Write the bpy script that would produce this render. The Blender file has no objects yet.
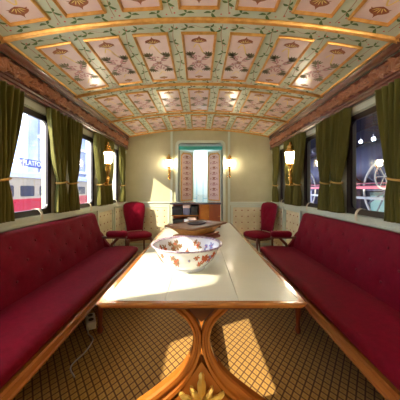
import bpy, math, random
from mathutils import Vector, Matrix
random.seed(7)
PI = math.pi
scene = bpy.context.scene
C = scene.collection

# ------------------------------------------------------------------ materials
def mat(name, col, rough=0.5, metal=0.0, sheen=0.0, spec=0.5, coat=0.0, emit=None, estr=0.0):
    m = bpy.data.materials.new(name); m.use_nodes = True
    b = m.node_tree.nodes['Principled BSDF']
    b.inputs['Base Color'].default_value = (*col, 1)
    b.inputs['Roughness'].default_value = rough
    b.inputs['Metallic'].default_value = metal
    b.inputs['Specular IOR Level'].default_value = spec
    if sheen: b.inputs['Sheen Weight'].default_value = sheen
    if coat:
        b.inputs['Coat Weight'].default_value = coat
        b.inputs['Coat Roughness'].default_value = 0.12
    if emit:
        b.inputs['Emission Color'].default_value = (*emit, 1)
        b.inputs['Emission Strength'].default_value = estr
    return m

def noisy(m, c1, c2, scale=8, stretch=(1, 1, 1), detail=4, bump=0.0, bscale=None):
    nt = m.node_tree; N = nt.nodes; L = nt.links
    b = N['Principled BSDF']
    tc = N.new('ShaderNodeTexCoord'); mp = N.new('ShaderNodeMapping')
    mp.inputs['Scale'].default_value = stretch
    L.new(tc.outputs['Object'], mp.inputs['Vector'])
    n = N.new('ShaderNodeTexNoise'); n.inputs['Scale'].default_value = scale
    n.inputs['Detail'].default_value = detail
    L.new(mp.outputs[0], n.inputs['Vector'])
    r = N.new('ShaderNodeValToRGB')
    r.color_ramp.elements[0].position = 0.3; r.color_ramp.elements[1].position = 0.7
    r.color_ramp.elements[0].color = (*c1, 1); r.color_ramp.elements[1].color = (*c2, 1)
    L.new(n.outputs['Fac'], r.inputs[0]); L.new(r.outputs[0], b.inputs['Base Color'])
    if bump:
        n2 = N.new('ShaderNodeTexNoise'); n2.inputs['Scale'].default_value = bscale or scale * 3
        L.new(mp.outputs[0], n2.inputs['Vector'])
        bp = N.new('ShaderNodeBump'); bp.inputs['Strength'].default_value = bump
        bp.inputs['Distance'].default_value = 0.004
        L.new(n2.outputs['Fac'], bp.inputs['Height']); L.new(bp.outputs[0], b.inputs['Normal'])
    return m

M = {}
M['velvet'] = noisy(mat('crimson_velvet', (.3, .006, .03), .7, sheen=.05, spec=.12), (.15, .0009, .013), (.20, .0012, .018), 30, bump=.25, bscale=300)
M['velvet'].node_tree.nodes['Principled BSDF'].inputs['Sheen Tint'].default_value = (1, .25, .4, 1)
M['button'] = mat('crimson_button', (.15, .001, .012), .6)
M['wood'] = noisy(mat('polished_wood', (.4, .13, .03), .25, coat=.6), (.30, .085, .015), (.50, .19, .04), 6, (1, .15, 1), bump=.05)
M['leg_wood'] = noisy(mat('varnished_bentwood', (.4, .13, .03), .22, coat=.7), (.36, .095, .012), (.56, .19, .03), 7, (1, 1, .3))
M['dark_wood'] = noisy(mat('dark_mahogany', (.12, .03, .015), .3, coat=.5), (.085, .02, .01), (.17, .045, .02), 8, (1, .2, 1))
M['red_wood'] = noisy(mat('red_mahogany', (.25, .05, .02), .28, coat=.5), (.2, .035, .012), (.32, .075, .025), 8, (1, 1, .2))
M['carved'] = noisy(mat('carved_walnut', (.3, .1, .04), .32, coat=.4), (.34, .12, .045), (.46, .19, .085), 14)
M['carved_dark'] = noisy(mat('moulding_and_recess_shade', (.16, .05, .035), .25, coat=.5), (.12, .035, .022), (.2, .065, .04), 8, (1, .1, 1))
M['green'] = noisy(mat('painted_ceiling_green', (.6, .63, .46), .3), (.55, .62, .46), (.64, .70, .55), 5)
M['wall'] = noisy(mat('wall_fabric_olive_cream', (.6, .56, .35), .6), (.47, .45, .27), (.54, .52, .33), 4, bump=.05, bscale=200)
M['side_wall'] = mat('side_wall_paint', (.52, .55, .42), .5)
M['trim'] = mat('pale_green_trim', (.63, .70, .58), .35)
M['cream_pad'] = noisy(mat('cream_padding', (.72, .65, .42), .65), (.66, .60, .38), (.76, .70, .48), 10)
M['pink'] = noisy(mat('pink_canvas', (.82, .58, .5), .22), (.80, .61, .57), (.87, .69, .64), 9)
M['gold'] = noisy(mat('gilt_moulding', (.75, .40, .12), .35, metal=.55), (.62, .31, .07), (.82, .50, .17), 20)
M['brass'] = mat('polished_brass', (.85, .52, .15), .25, metal=1)
M['leaf'] = noisy(mat('painted_leaf', (.1, .2, .06), .6), (.07, .15, .04), (.15, .24, .07), 30)
M['leaf_brown'] = mat('painted_olive_brown_leaf', (.19, .17, .08), .6)
M['mauve'] = mat('painted_mauve_flower', (.55, .27, .27), .6)
M['yellow'] = mat('painted_yellow_scroll', (.85, .62, .2), .6)
M['stem'] = mat('painted_stem', (.42, .24, .13), .6)
M['berry'] = mat('painted_berry', (.65, .12, .1), .6)
M['shell'] = mat('painted_shell', (.33, .10, .035), .5)
M['curtain'] = noisy(mat('olive_velvet', (.13, .13, .015), .85, sheen=.25), (.075, .070, .006), (.13, .118, .012), 18, (1, 1, .1), bump=.15, bscale=200)
M['curtain'].node_tree.nodes['Principled BSDF'].inputs['Sheen Tint'].default_value = (.8, .8, .3, 1)
M['rope'] = mat('gold_rope', (.55, .34, .08), .6)
M['frame_dark'] = mat('dark_window_frame', (.025, .016, .012), .35)
M['porcelain'] = mat('porcelain', (.80, .80, .85), .12, coat=.5)
M['p_red'] = mat('porcelain_red_paint', (.50, .11, .05), .2)
M['p_brown'] = mat('porcelain_brown_paint', (.30, .19, .11), .2)
M['p_blue'] = mat('porcelain_blue_paint', (.25, .25, .55), .2)
M['p_rim'] = noisy(mat('porcelain_lilac_rim', (.4, .32, .42), .2), (.22, .13, .25), (.62, .52, .62), 70)
M['inlay'] = noisy(mat('cream_table_inlay', (.70, .69, .55), .38, coat=.12), (.60, .61, .50), (.68, .68, .56), 3)
M['seam'] = mat('inlay_seam', (.2, .17, .1), .6)
M['strap'] = mat('cream_leather_strap', (.72, .66, .5), .5)
M['white'] = mat('white_paint', (.85, .88, .88), .4)
M['teal'] = mat('mint_paint', (.10, .50, .42), .4)
M['plastic'] = mat('white_plastic', (.8, .78, .72), .4)
M['cable'] = mat('pale_cable', (.5, .48, .42), .5)
M['black'] = mat('black_paint', (.012, .012, .016), .35)
M['bluegrey'] = mat('violet_grey_paint', (.14, .15, .26), .5)
M['acanthus'] = mat('gilded_acanthus', (.9, .58, .12), .35, metal=.35)
M['shade'] = mat('lit_glass_shade', (1, .93, .78), .3, emit=(1, .84, .62), estr=50)
M['roofout'] = mat('outer_carriage_shell', (.05, .06, .1), .6)

def glass(name, tint=(1, 1, 1), f=.08):
    m = bpy.data.materials.new(name); m.use_nodes = True
    nt = m.node_tree; nt.nodes.clear()
    o = nt.nodes.new('ShaderNodeOutputMaterial'); mx = nt.nodes.new('ShaderNodeMixShader')
    t = nt.nodes.new('ShaderNodeBsdfTransparent'); g = nt.nodes.new('ShaderNodeBsdfGlossy')
    t.inputs[0].default_value = (*tint, 1); g.inputs['Roughness'].default_value = .02
    mx.inputs[0].default_value = f
    nt.links.new(t.outputs[0], mx.inputs[1]); nt.links.new(g.outputs[0], mx.inputs[2])
    nt.links.new(mx.outputs[0], o.inputs[0]); return m
M['glass'] = glass('window_glass')

def carpet_mat():
    m = mat('lattice_carpet', (.4, .22, .05), .9, sheen=.2, spec=.15)
    nt = m.node_tree; N = nt.nodes; L = nt.links; b = N['Principled BSDF']
    tc = N.new('ShaderNodeTexCoord'); sp = N.new('ShaderNodeSeparateXYZ'); L.new(tc.outputs['Object'], sp.inputs[0])
    def mth(op, a, bb=None, v=None):
        n = N.new('ShaderNodeMath'); n.operation = op
        if isinstance(a, (int, float)): n.inputs[0].default_value = a
        else: L.new(a, n.inputs[0])
        if bb is not None:
            if isinstance(bb, (int, float)): n.inputs[1].default_value = bb
            else: L.new(bb, n.inputs[1])
        return n.outputs[0]
    sx = mth('MULTIPLY', sp.outputs[0], 1 / .056); sy = mth('MULTIPLY', sp.outputs[1], 1 / .075)
    a = mth('ADD', sx, sy); c = mth('SUBTRACT', sx, sy)
    def tri(v):
        f = mth('FRACT', v); d = mth('SUBTRACT', f, .5); return mth('ABSOLUTE', d)   # .5 at lines
    ta, tb = tri(a), tri(c)
    mxv = mth('MAXIMUM', ta, tb)
    r = N.new('ShaderNodeValToRGB'); e = r.color_ramp.elements
    e[0].position = 0; e[0].color = (.42, .22, .04, 1)
    e[1].position = .5; e[1].color = (.085, .034, .006, 1)
    for p, col in ((.15, (.46, .25, .05, 1)), (.33, (.54, .31, .07, 1)), (.42, (.25, .11, .018, 1)), (.46, (.10, .038, .007, 1))):
        k = e.new(p); k.color = col
    L.new(mxv, r.inputs[0])
    ns = N.new('ShaderNodeTexNoise'); ns.inputs['Scale'].default_value = 160
    L.new(tc.outputs['Object'], ns.inputs['Vector'])
    mix = N.new('ShaderNodeMix'); mix.data_type = 'RGBA'; mix.blend_type = 'MULTIPLY'; mix.inputs[0].default_value = .45
    L.new(r.outputs[0], mix.inputs[6]); L.new(ns.outputs['Fac'], mix.inputs[7])
    hsv = N.new('ShaderNodeHueSaturation'); hsv.inputs['Value'].default_value = 1.12
    L.new(mix.outputs[2], hsv.inputs['Color']); L.new(hsv.outputs[0], b.inputs['Base Color'])
    bp = N.new('ShaderNodeBump'); bp.inputs['Strength'].default_value = .5; bp.inputs['Distance'].default_value = .004; bp.invert = True
    L.new(mxv, bp.inputs['Height']); L.new(bp.outputs[0], b.inputs['Normal'])
    return m
M['carpet'] = carpet_mat()

# ------------------------------------------------------------------ mesh builder
class MB:
    def __init__(s): s.v = []; s.f = []; s.m = []; s.cur = 0; s.smooth = []; s.sm = False
    def add(s, vs, fs, smooth=None):
        o = len(s.v); s.v += [tuple(p) for p in vs]
        for f in fs:
            s.f.append([i + o for i in f]); s.m.append(s.cur); s.smooth.append(s.sm if smooth is None else smooth)
    def box(s, x0, x1, y0, y1, z0, z1):
        vs = [(x, y, z) for x in (x0, x1) for y in (y0, y1) for z in (z0, z1)]
        s.add(vs, [(0, 1, 3, 2), (4, 6, 7, 5), (0, 4, 5, 1), (2, 3, 7, 6), (0, 2, 6, 4), (1, 5, 7, 3)], False)
    def rbox(s, x0, x1, y0, y1, z0, z1, r=.01, n=3):
        # rounded box: sphere-grid stretched
        cx, cy, cz = (x0+x1)/2, (y0+y1)/2, (z0+z1)/2
        hx, hy, hz = (x1-x0)/2-r, (y1-y0)/2-r, (z1-z0)/2-r
        nu, nv = 4*n, 2*n
        us = []; 
        for q in range(4):
            for k in range(n+1): us.append((q*PI/2 + k*PI/2/n, q))
        vs = []; rows = []
        vv = []
        for h in range(2):
            for k in range(n+1): vv.append((-PI/2 + h*PI/2 + k*PI/2/n, h))
        sg = [(1, 1), (-1, 1), (-1, -1), (1, -1)]
        for th, h in vv:
            row = []
            for u, q in us:
                vs.append((cx + sg[q][0]*hx + r*math.cos(th)*math.cos(u), cy + sg[q][1]*hy + r*math.cos(th)*math.sin(u), cz + (1 if h else -1)*hz + r*math.sin(th)))
                row.append(len(vs)-1)
            rows.append(row)
        fs = []
        W = len(us)
        for i in range(len(rows)-1):
            for j in range(W): fs.append((rows[i][j], rows[i][(j+1) % W], rows[i+1][(j+1) % W], rows[i+1][j]))
        fs.append(rows[0][::-1]); fs.append(rows[-1])
        s.add(vs, fs, True)
    def lathe(s, prof, cx=0, cy=0, n=24, smooth=True, cap=True, sx=1, sy=1):
        vs = []; fs = []
        for r, z in prof:
            for k in range(n):
                a = 2*PI*k/n; vs.append((cx + sx*r*math.cos(a), cy + sy*r*math.sin(a), z))
        for i in range(len(prof)-1):
            for k in range(n):
                a, b = i*n+k, i*n+(k+1) % n; fs.append((a, b, b+n, a+n))
        if cap:
            fs.append(list(range(n))[::-1]); fs.append([(len(prof)-1)*n+k for k in range(n)])
        s.add(vs, fs, smooth)
    def tube(s, pts, rads, n=10, closed=False, sq=None):
        pts = [Vector(p) for p in pts]
        if isinstance(rads, (int, float)): rads = [rads]*len(pts)
        vs = []; fs = []; prev = None; N = len(pts)
        for i, p in enumerate(pts):
            if closed: t = (pts[(i+1) % N]-pts[i-1]).normalized()
            else: t = (pts[min(i+1, N-1)]-pts[max(i-1, 0)]).normalized()
            if prev is None:
                up = Vector((0, 0, 1)) if abs(t.z) < .9 else Vector((1, 0, 0))
                u = t.cross(up).normalized()
            else: u = (prev - t*prev.dot(t)).normalized()
            prev = u; w = t.cross(u)
            for k in range(n):
                a = 2*PI*k/n; vs.append(p + (u*math.cos(a)+w*math.sin(a))*rads[i])
        R = N if closed else N-1
        for i in range(R):
            for k in range(n):
                a, b = i*n+k, i*n+(k+1) % n; c = ((i+1) % N)*n
                fs.append((a, b, c+(k+1) % n, c+k))
        if not closed:
            fs.append(list(range(n))[::-1]); fs.append([(N-1)*n+k for k in range(n)])
        s.add(vs, fs, True)
    def sweep(s, sect, frames, closed_sect=True, cap=True, smooth=False):
        # frames: list of (origin, U, V); sect: list of (a,b)
        vs = []; fs = []; n = len(sect)
        for o, U, V in frames:
            for a, b in sect: vs.append(Vector(o)+Vector(U)*a+Vector(V)*b)
        R = n if closed_sect else n-1
        for i in range(len(frames)-1):
            for k in range(R):
                a, b = i*n+k, i*n+(k+1) % n; fs.append((a, b, b+n, a+n))
        if cap and closed_sect:
            fs.append(list(range(n))[::-1]); fs.append([(len(frames)-1)*n+k for k in range(n)])
        s.add(vs, fs, smooth)
    def prism(s, poly, fn, d0, d1, smooth=False):
        # poly in 2D, fn(a,b,d)->3D
        n = len(poly)
        vs = [fn(a, b, d0) for a, b in poly] + [fn(a, b, d1) for a, b in poly]
        fs = [list(range(n))[::-1], [n+k for k in range(n)]] + [(k, (k+1) % n, n+(k+1) % n, n+k) for k in range(n)]
        s.add(vs, fs, smooth)
    def grid(s, fn, nu, nv, smooth=True, flip=False):
        vs = [fn(i/nu, j/nv) for i in range(nu+1) for j in range(nv+1)]
        fs = []
        for i in range(nu):
            for j in range(nv):
                a = i*(nv+1)+j; q = (a, a+1, a+nv+2, a+nv+1); fs.append(q[::-1] if flip else q)
        s.add(vs, fs, smooth)
    def ball(s, c, r, n=10, sx=1, sy=1, sz=1):
        vs = []; fs = []
        m = n//2+1
        for i in range(1, m):
            t = PI*i/m
            for k in range(n):
                a = 2*PI*k/n; vs.append((c[0]+sx*r*math.sin(t)*math.cos(a), c[1]+sy*r*math.sin(t)*math.sin(a), c[2]+sz*r*math.cos(t)))
        top = len(vs); vs += [(c[0], c[1], c[2]+sz*r), (c[0], c[1], c[2]-sz*r)]
        for i in range(m-2):
            for k in range(n): fs.append((i*n+k, (i+1)*n+k, (i+1)*n+(k+1) % n, i*n+(k+1) % n))
        for k in range(n):
            fs.append((top, k, (k+1) % n)); fs.append((top+1, (m-2)*n+(k+1) % n, (m-2)*n+k))
        s.add(vs, fs, True)
    def build(s, name, mats, parent=None, kind=None):
        me = bpy.data.meshes.new(name); me.from_pydata(s.v, [], s.f)
        if not isinstance(mats, (list, tuple)): mats = [mats]
        for m in mats: me.materials.append(m)
        for i, p in enumerate(me.polygons): p.material_index = s.m[i]; p.use_smooth = s.smooth[i]
        me.validate(); me.update()
        import bmesh
        bm = bmesh.new(); bm.from_mesh(me); bmesh.ops.recalc_face_normals(bm, faces=bm.faces); bm.to_mesh(me); bm.free()
        o = bpy.data.objects.new(name, me); C.objects.link(o)
        if parent: o.parent = parent
        if kind: o['kind'] = kind
        return o

def tag(o, label, cat, group=None, kind=None):
    o['label'] = label; o['category'] = cat
    if group: o['group'] = group
    if kind: o['kind'] = kind
    return o
def thing(name, label, cat, loc=(0, 0, 0), rz=0, group=None):
    o = bpy.data.objects.new(name, None); C.objects.link(o); o.empty_display_size = .1
    o.location = loc; o.rotation_euler = (0, 0, rz); return tag(o, label, cat, group)
def kids(o): return [c for c in C.objects if c.parent == o]
def dup(root, loc=None, label=None, rot=None):
    def cp(o, par):
        c = o.copy(); C.objects.link(c); c.parent = par
        for ch in kids(o): cp(ch, c)
        return c
    r = cp(root, None)
    if loc is not None: r.location = loc
    if rot is not None: r.rotation_euler = rot
    if label: r['label'] = label
    return r

def sstep(a, b, x):
    t = max(0, min(1, (x-a)/(b-a))); return t*t*(3-2*t)
def cr(pts, n=8):   # catmull-rom through points
    P = [Vector(p) for p in pts]; P = [P[0]*2-P[1]]+P+[P[-1]*2-P[-2]]; out = []
    for i in range(1, len(P)-2):
        for k in range(n):
            t = k/n; a, b, c, d = P[i-1], P[i], P[i+1], P[i+2]
            out.append(.5*((2*b)+(c-a)*t+(2*a-5*b+4*c-d)*t*t+(3*b-a-3*c+d)*t**3))
    out.append(P[-2]); return out

# ------------------------------------------------------------------ dimensions
XW = 1.47; Y0 = -1.6; YE = 4.70
R_C = 6.7; ZC = 2.444
def zc(x): return ZC-(R_C-math.sqrt(R_C*R_C-x*x))
def cp3(u, y, off=0):            # point on the ceiling, u = arc length from centre
    a = u/R_C; r = R_C-off
    return Vector((r*math.sin(a), y, ZC-R_C+r*math.cos(a)))
G0 = 2.28; DW = .955; GW = .50   # far edge of glass of window, pitch, glass width
WINS = [G0+DW*k for k in (-3, -2, -1, 0, 1, 2)]
GWS = {g: GW for g in WINS}; GWS[WINS[2]] = .66
ZS, ZT = 1.07, 1.90

# floor
f = MB(); f.box(-1.55, 1.55, Y0-.1, YE+.08, -.06, 0); f.build('floor', M['carpet'], kind='structure')

# ------------------------------------------------------------------ ceiling
c = MB()
NU = 40
c.grid(lambda i, j: cp3(-1.52+3.04*i, Y0-.05+(YE-Y0+.1)*j), NU, 2, True)
c.cur = 3
c.grid(lambda i, j: cp3(-1.52+3.04*i, Y0-.05+(YE-Y0+.1)*j, -.05), NU, 2, True)
c.add([cp3(-1.52, Y0-.05), cp3(-1.52, YE+.05), cp3(-1.52, YE+.05, -.05), cp3(-1.52, Y0-.05, -.05)], [(0, 1, 2, 3)])
c.add([cp3(1.52, Y0-.05), cp3(1.52, YE+.05), cp3(1.52, YE+.05, -.05), cp3(1.52, Y0-.05, -.05)], [(0, 1, 2, 3)])
def leaf2d(P, u, y, ang, L, W, curve=.15):
    pts = []
    for t in (0, .25, .55, .8, 1):
        w = W*math.sin(PI*min(1, t*1.05))**.8 if 0 < t < 1 else 0
        pts.append((t*L, w/2, curve*L*math.sin(PI*t)))
    top = [(a, b+cc) for a, b, cc in pts]; bot = [(a, -b+cc) for a, b, cc in pts[::-1][1:-1]]
    ca, sa = math.cos(ang), math.sin(ang)
    return [P(u+a*ca-b*sa, y+a*sa+b*ca) for a, b in top+bot]
def add_leaf(mb, P, u, y, ang, L, W, m, curve=.15):
    vs = leaf2d(P, u, y, ang, L, W, curve); mb.cur = m; mb.add(vs, [list(range(len(vs)))], False)
def add_line(mb, P, pts, w, m):
    mb.cur = m; vs = []
    for i, (a, b) in enumerate(pts):
        a0, b0 = pts[max(0, i-1)]; a1, b1 = pts[min(len(pts)-1, i+1)]
        l = math.hypot(a1-a0, b1-b0) or 1; nx, ny = -(b1-b0)/l*w/2, (a1-a0)/l*w/2
        vs += [P(a+nx, b+ny), P(a-nx, b-ny)]
    mb.add(vs, [(2*i, 2*i+1, 2*i+3, 2*i+2) for i in range(len(pts)-1)], False)
def add_dot(mb, P, u, y, r, m, n=8):
    mb.cur = m; mb.add([P(u+r*math.cos(2*PI*k/n), y+r*math.sin(2*PI*k/n)) for k in range(n)], [list(range(n))], False)
PC = lambda u, y: cp3(u, y, .002)
PCH = .37; RIBS = [-1.36, -.36, .64, 1.64, 2.64, 3.64]
for yr in RIBS[1:]:
    for q in range(8):                        # vines running between the panels
        u0 = (q-3.5)*PCH
        if abs(u0) > 1.35: u0 = math.copysign(1.325, u0); 
        amp = .018 if abs(u0) < 1.29 else .008
        pts = [(u0+amp*math.sin(t*.9/.12*1.3+q), yr+.05+t*.9) for t in [k/24 for k in range(25)]]
        add_line(c, PC, pts, .0045, 2)
        if abs(u0) > 1.3: sc = .6
        else: sc = 1
        for k in range(6):
            yy = yr+.1+k*.15; uu = u0+amp*math.sin(((yy-yr-.05))/.12*1.3+q); s_ = 1 if k % 2 else -1
            add_leaf(c, PC, uu, yy, PI/2-s_*.9, .055*sc, .02, 1, .12*s_)
            add_leaf(c, PC, uu, yy, PI/2+s_*1.9, .045*sc, .018, 1, -.12*s_)
            add_leaf(c, PC, uu, yy, -PI/2+s_*.35, .038*sc, .016, 1, .1)
            if k % 2: add_dot(c, PC, uu+.025*s_, yy+.045, .006, 4)
    for q in range(7):                        # leaf sprigs before and after each panel
        u0 = (q-3)*PCH
        for dy in (.085, .94):
            for s_ in (-1, 1):
                uu = u0+s_*.085; yy = yr+dy
                add_leaf(c, PC, uu, yy, PI/2-s_*.95+.3, .06, .022, 1, .15*s_)
                add_leaf(c, PC, uu, yy, PI/2+s_*1.5, .055, .02, 1, .15*s_)
                add_leaf(c, PC, uu, yy, -PI/2+.5*s_, .045, .018, 1, .1)
            add_dot(c, PC, u0-.165, yr+dy, .007, 4); add_dot(c, PC, u0+.15, yr+dy+.012, .006, 4)
        add_line(c, PC, [(u0-.13+.26*k/12, yr+.075+.012*math.sin(k*1.1)) for k in range(13)], .003, 2)
c.build('ceiling', [M['green'], M['leaf'], M['stem'], M['roofout'], M['berry']], kind='structure')

# gilt ribs
n = 1
for yr in RIBS + [4.655]:
    r = MB(); w = .038
    sect = [(-w/2, 0), (-w/2, .008), (-w*.3, .022), (-w*.1, .013), (w*.1, .013), (w*.3, .022), (w/2, .008), (w/2, 0)]
    fr = []
    for k in range(41):
        u = -1.42+2.84*k/40; p = cp3(u, yr); a = u/R_C
        fr.append((p, (0, 1, 0), (-math.sin(a), 0, -math.cos(a))))
    r.sweep(sect, fr); r.build('trim_%d' % n, M['gold'], kind='structure'); n += 1
for s_ in (-1, 1):
    r = MB()
    p = cp3(s_*1.372, 0)
    r.sweep([(-.012, 0), (-.006, .014), (.006, .014), (.012, 0)], [((p.x, y, p.z), (1, 0, 0), (0, 0, -1)) for y in (Y0, YE)])
    r.build('trim_%d' % n, M['gold'], kind='structure'); n += 1

# ceiling panels
def ring(mb, w, h, bar, prof):
    cs = [(-w/2, -h/2), (w/2, -h/2), (w/2, h/2), (-w/2, h/2)]; sg = [(1, 1), (-1, 1), (-1, -1), (1, -1)]
    vs = []; fs = []; n = len(prof)
    for (x, y), (sx, sy) in zip(cs, sg):
        for t, z in prof: vs.append((x+sx*t*bar, y+sy*t*bar, -z))
    for k in range(4):
        for i in range(n-1):
            a = k*n+i; b = ((k+1) % 4)*n+i; fs.append((a, b, b+1, a+1))
    mb.add(vs, fs, False)
PW, PL = .272, .765
fr = MB(); ring(fr, PW, PL, .020, [(0, -.006), (0, .010), (.25, .019), (.5, .019), (.62, .012), (.85, .014), (1, .003), (1, -.004)])
frame_me = fr
pn = MB()
pn.grid(lambda i, j: (-PW/2+.02+(PW-.04)*i, -PL/2+.02+(PL-.04)*j, -.004), 1, 1, False)
PP = lambda a, b: (a, b, -.0052)
def shell_med(y, d, s, m):
    # onion shaped fan medallion with pale ribs; d = direction of the tip
    out = [(-.052, .004), (-.046, .016), (-.030, .026), (-.012, .032), (-.004, .042), (0, .056), (.004, .042), (.012, .032), (.030, .026), (.046, .016), (.052, .004), (.034, -.010), (.014, -.018), (0, -.022), (-.014, -.018), (-.034, -.010)]
    pn.cur = m; pn.add([PP(a*s, y+d*b_*s) for a, b_ in out], [list(range(len(out)))], False)
    QQ = lambda a, b_: (a, b_, -.0062)
    for k in (-2, -1, 0, 1, 2):
        add_leaf(pn, QQ, k*.004*s, y-d*.012*s, d*PI/2-d*k*.52, .036*s, .0055*s, 3, 0)
    for k in (-1, 1): add_leaf(pn, PP, k*.02*s, y-d*.012*s, (0 if k > 0 else PI), .035*s, .010*s, m, .3*k*d)
shell_med(-PL/2+.105, -1, 1.2, 4)
shell_med(PL/2-.075, 1, .8, 4)
add_line(pn, PP, [(-.045+.1*t, -.19-.06*math.sin(t*5)+.03*t) for t in [k/12 for k in range(13)]], .010, 3)
add_line(pn, PP, [(.03-.07*t, .22-.03*math.sin(t*5)) for t in [k/10 for k in range(11)]], .008, 3)
for sx in (-1, 1):
    for sy in (-1, 1):
        cxx, cyy = 0, .03
        end = (sx*.075, cyy+sy*.12)
        add_line(pn, PP, [(cxx+(end[0]-cxx)*t+sx*.012*math.sin(PI*t), cyy+(end[1]-cyy)*t) for t in [k/6 for k in range(7)]], .004, 1)
        for k, a in enumerate((-.9, -.35, .15, .65, 1.15)):
            add_leaf(pn, PP, end[0], end[1]-sy*.02, sy*PI/2-sx*sy*a*.75, .072, .021, 1, .05)
        for k in range(3):
            t = .3+.25*k
            add_leaf(pn, PP, cxx+(end[0])*t, cyy+(end[1]-cyy)*t, (0 if sx > 0 else PI)+sx*sy*.25, .062, .021, 1 if k else 2, .1)
            add_leaf(pn, PP, cxx+(end[0])*t, cyy+(end[1]-cyy)*t, sy*PI/2+sx*.3, .054, .018, 2, .1)
for k in range(6): add_leaf(pn, PP, 0, .03, k*PI/3, .032, .02, 2, .1)
add_dot(pn, PP, 0, .03, .009, 3)
for k in range(5): add_leaf(pn, PP, random.uniform(-.05, .05), .03+random.uniform(-.12, .12), random.uniform(0, 6), .03, .018, 2, .2)
row_names = {3: 'row beside the end wall', 2: 'second row from the end wall', 1: 'third row from the end wall', 0: 'row nearest the top of the photo'}
col_names = ['leftmost panel', 'second panel from the left', 'third panel from the left', 'middle panel', 'third panel from the right', 'second panel from the right', 'rightmost panel']
proto = None
for ri, yr in enumerate([.64, 1.64, 2.64, 3.64]):
    for q in range(7):
        u = (q-3)*PCH; p = cp3(u, yr+.515, 0)
        lab = 'gilt framed pink painted ceiling panel, %s in the %s' % (col_names[q], row_names[ri])
        rot = (0, u/R_C, PI if ri == 0 else 0)
        if ri == 0: rot = (0, -u/R_C, PI)
        if proto is None:
            proto = thing('ceiling_panel', lab, 'ceiling panel', p, 0, 'painted ceiling panels')
            frame_me.build('frame', M['gold'], proto)
            pn.build('painted_canvas', [M['pink'], M['leaf_brown'], M['mauve'], M['yellow'], M['shell']], proto)
            t = proto
        else: t = dup(proto, p, lab)
        t.rotation_euler = rot
        if ri == 0:
            t.rotation_euler = (Matrix.Rotation(u/R_C, 4, 'Y') @ Matrix.Rotation(PI, 4, 'Z')).to_euler()

# ------------------------------------------------------------------ cornices
def cornice(s, name):
    mb = MB()
    low = [(1.475, 2.035), (1.435, 2.035), (1.422, 2.040), (1.418, 2.050), (1.427, 2.054), (1.427, 2.062), (1.414, 2.068), (1.410, 2.078), (1.424, 2.084), (1.424, 2.094), (1.416, 2.100), (1.424, 2.104)]
    band0, band1 = (1.436, 2.104), (1.418, 2.232)
    up = [(1.404, 2.232), (1.398, 2.240), (1.402, 2.246), (1.412, 2.250), (1.408, 2.262), (1.396, 2.272), (1.386, 2.284), (1.382, 2.292), (1.390, 2.296), (1.390, zc(1.39)+.01), (1.475, zc(1.39)+.01)]
    for prof in (low, up):
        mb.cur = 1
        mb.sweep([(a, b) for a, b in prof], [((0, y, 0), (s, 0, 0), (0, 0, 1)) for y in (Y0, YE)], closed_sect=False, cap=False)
    # carved acanthus scroll band
    mb.cur = 0
    ya, yb = .6, YE-.005
    P0, P1 = Vector((band0[0], 0, band0[1])), Vector((band1[0], 0, band1[1]))
    d = P1-P0; nrm = Vector((-d.z, 0, d.x)).normalized();
    if nrm.x > 0: nrm = -nrm
    W = .215
    BH = .128
    def h(y, v):
        # running acanthus scroll: alternating rosette curls, lobed leaves, and the vine joining them
        ph = (y/W) % 1.0; k = int(math.floor(y/W)); up_ = 1 if k % 2 else -1
        xx = (ph-.5)*W; zz = (v-.5)*up_*BH
        r = math.hypot(xx, zz); th = math.atan2(zz, xx)
        best = 0
        # centre rosette
        if r < .056:
            best = max(best, sstep(.016, .010, r))
            pet = .020+.034*(.55+.45*abs(math.cos(3.5*(th-r*14))))
            best = max(best, sstep(pet, pet-.010, r)*(.45+.5*abs(math.cos(3.5*(th-r*14))))*sstep(.013, .022, r))
        # leaves between the rosettes
        x2 = W/2-abs(xx); t2 = math.atan2(zz+.03, x2); r2 = math.hypot(x2, zz+.03)
        if r2 < .10:
            lf = .045+.045*abs(math.cos(4*t2))
            best = max(best, sstep(lf, lf-.014, r2)*(.35+.6*abs(math.cos(4*t2))))
        vine = .043*math.cos(2*PI*ph)
        best = max(best, .8*sstep(.009, .003, abs(zz-vine)))
        e = sstep(0, .05, v)*sstep(1, .95, v)
        return .026*e*best-.006
    nu = int((yb-ya)/.0045); nv = 26
    def fn(i, j):
        y = ya+(yb-ya)*i; p = P0+d*j+nrm*h(y, j); return (s*p.x, y, p.z)
    f0 = len(mb.f); mb.grid(fn, nu, nv, True)
    for i_ in range(nu):                      # low parts of the carving coloured dark, shade put into the colour
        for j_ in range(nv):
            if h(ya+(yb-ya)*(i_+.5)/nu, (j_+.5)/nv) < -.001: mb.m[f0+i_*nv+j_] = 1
    mb.add([(s*P0.x, Y0, P0.z), (s*P1.x, Y0, P1.z), (s*P1.x, ya, P1.z), (s*P0.x, ya, P0.z)], [(0, 1, 2, 3)])
    # end-cap
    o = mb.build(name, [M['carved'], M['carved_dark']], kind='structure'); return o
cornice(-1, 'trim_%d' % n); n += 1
cornice(1, 'trim_%d' % n); n += 1

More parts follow.
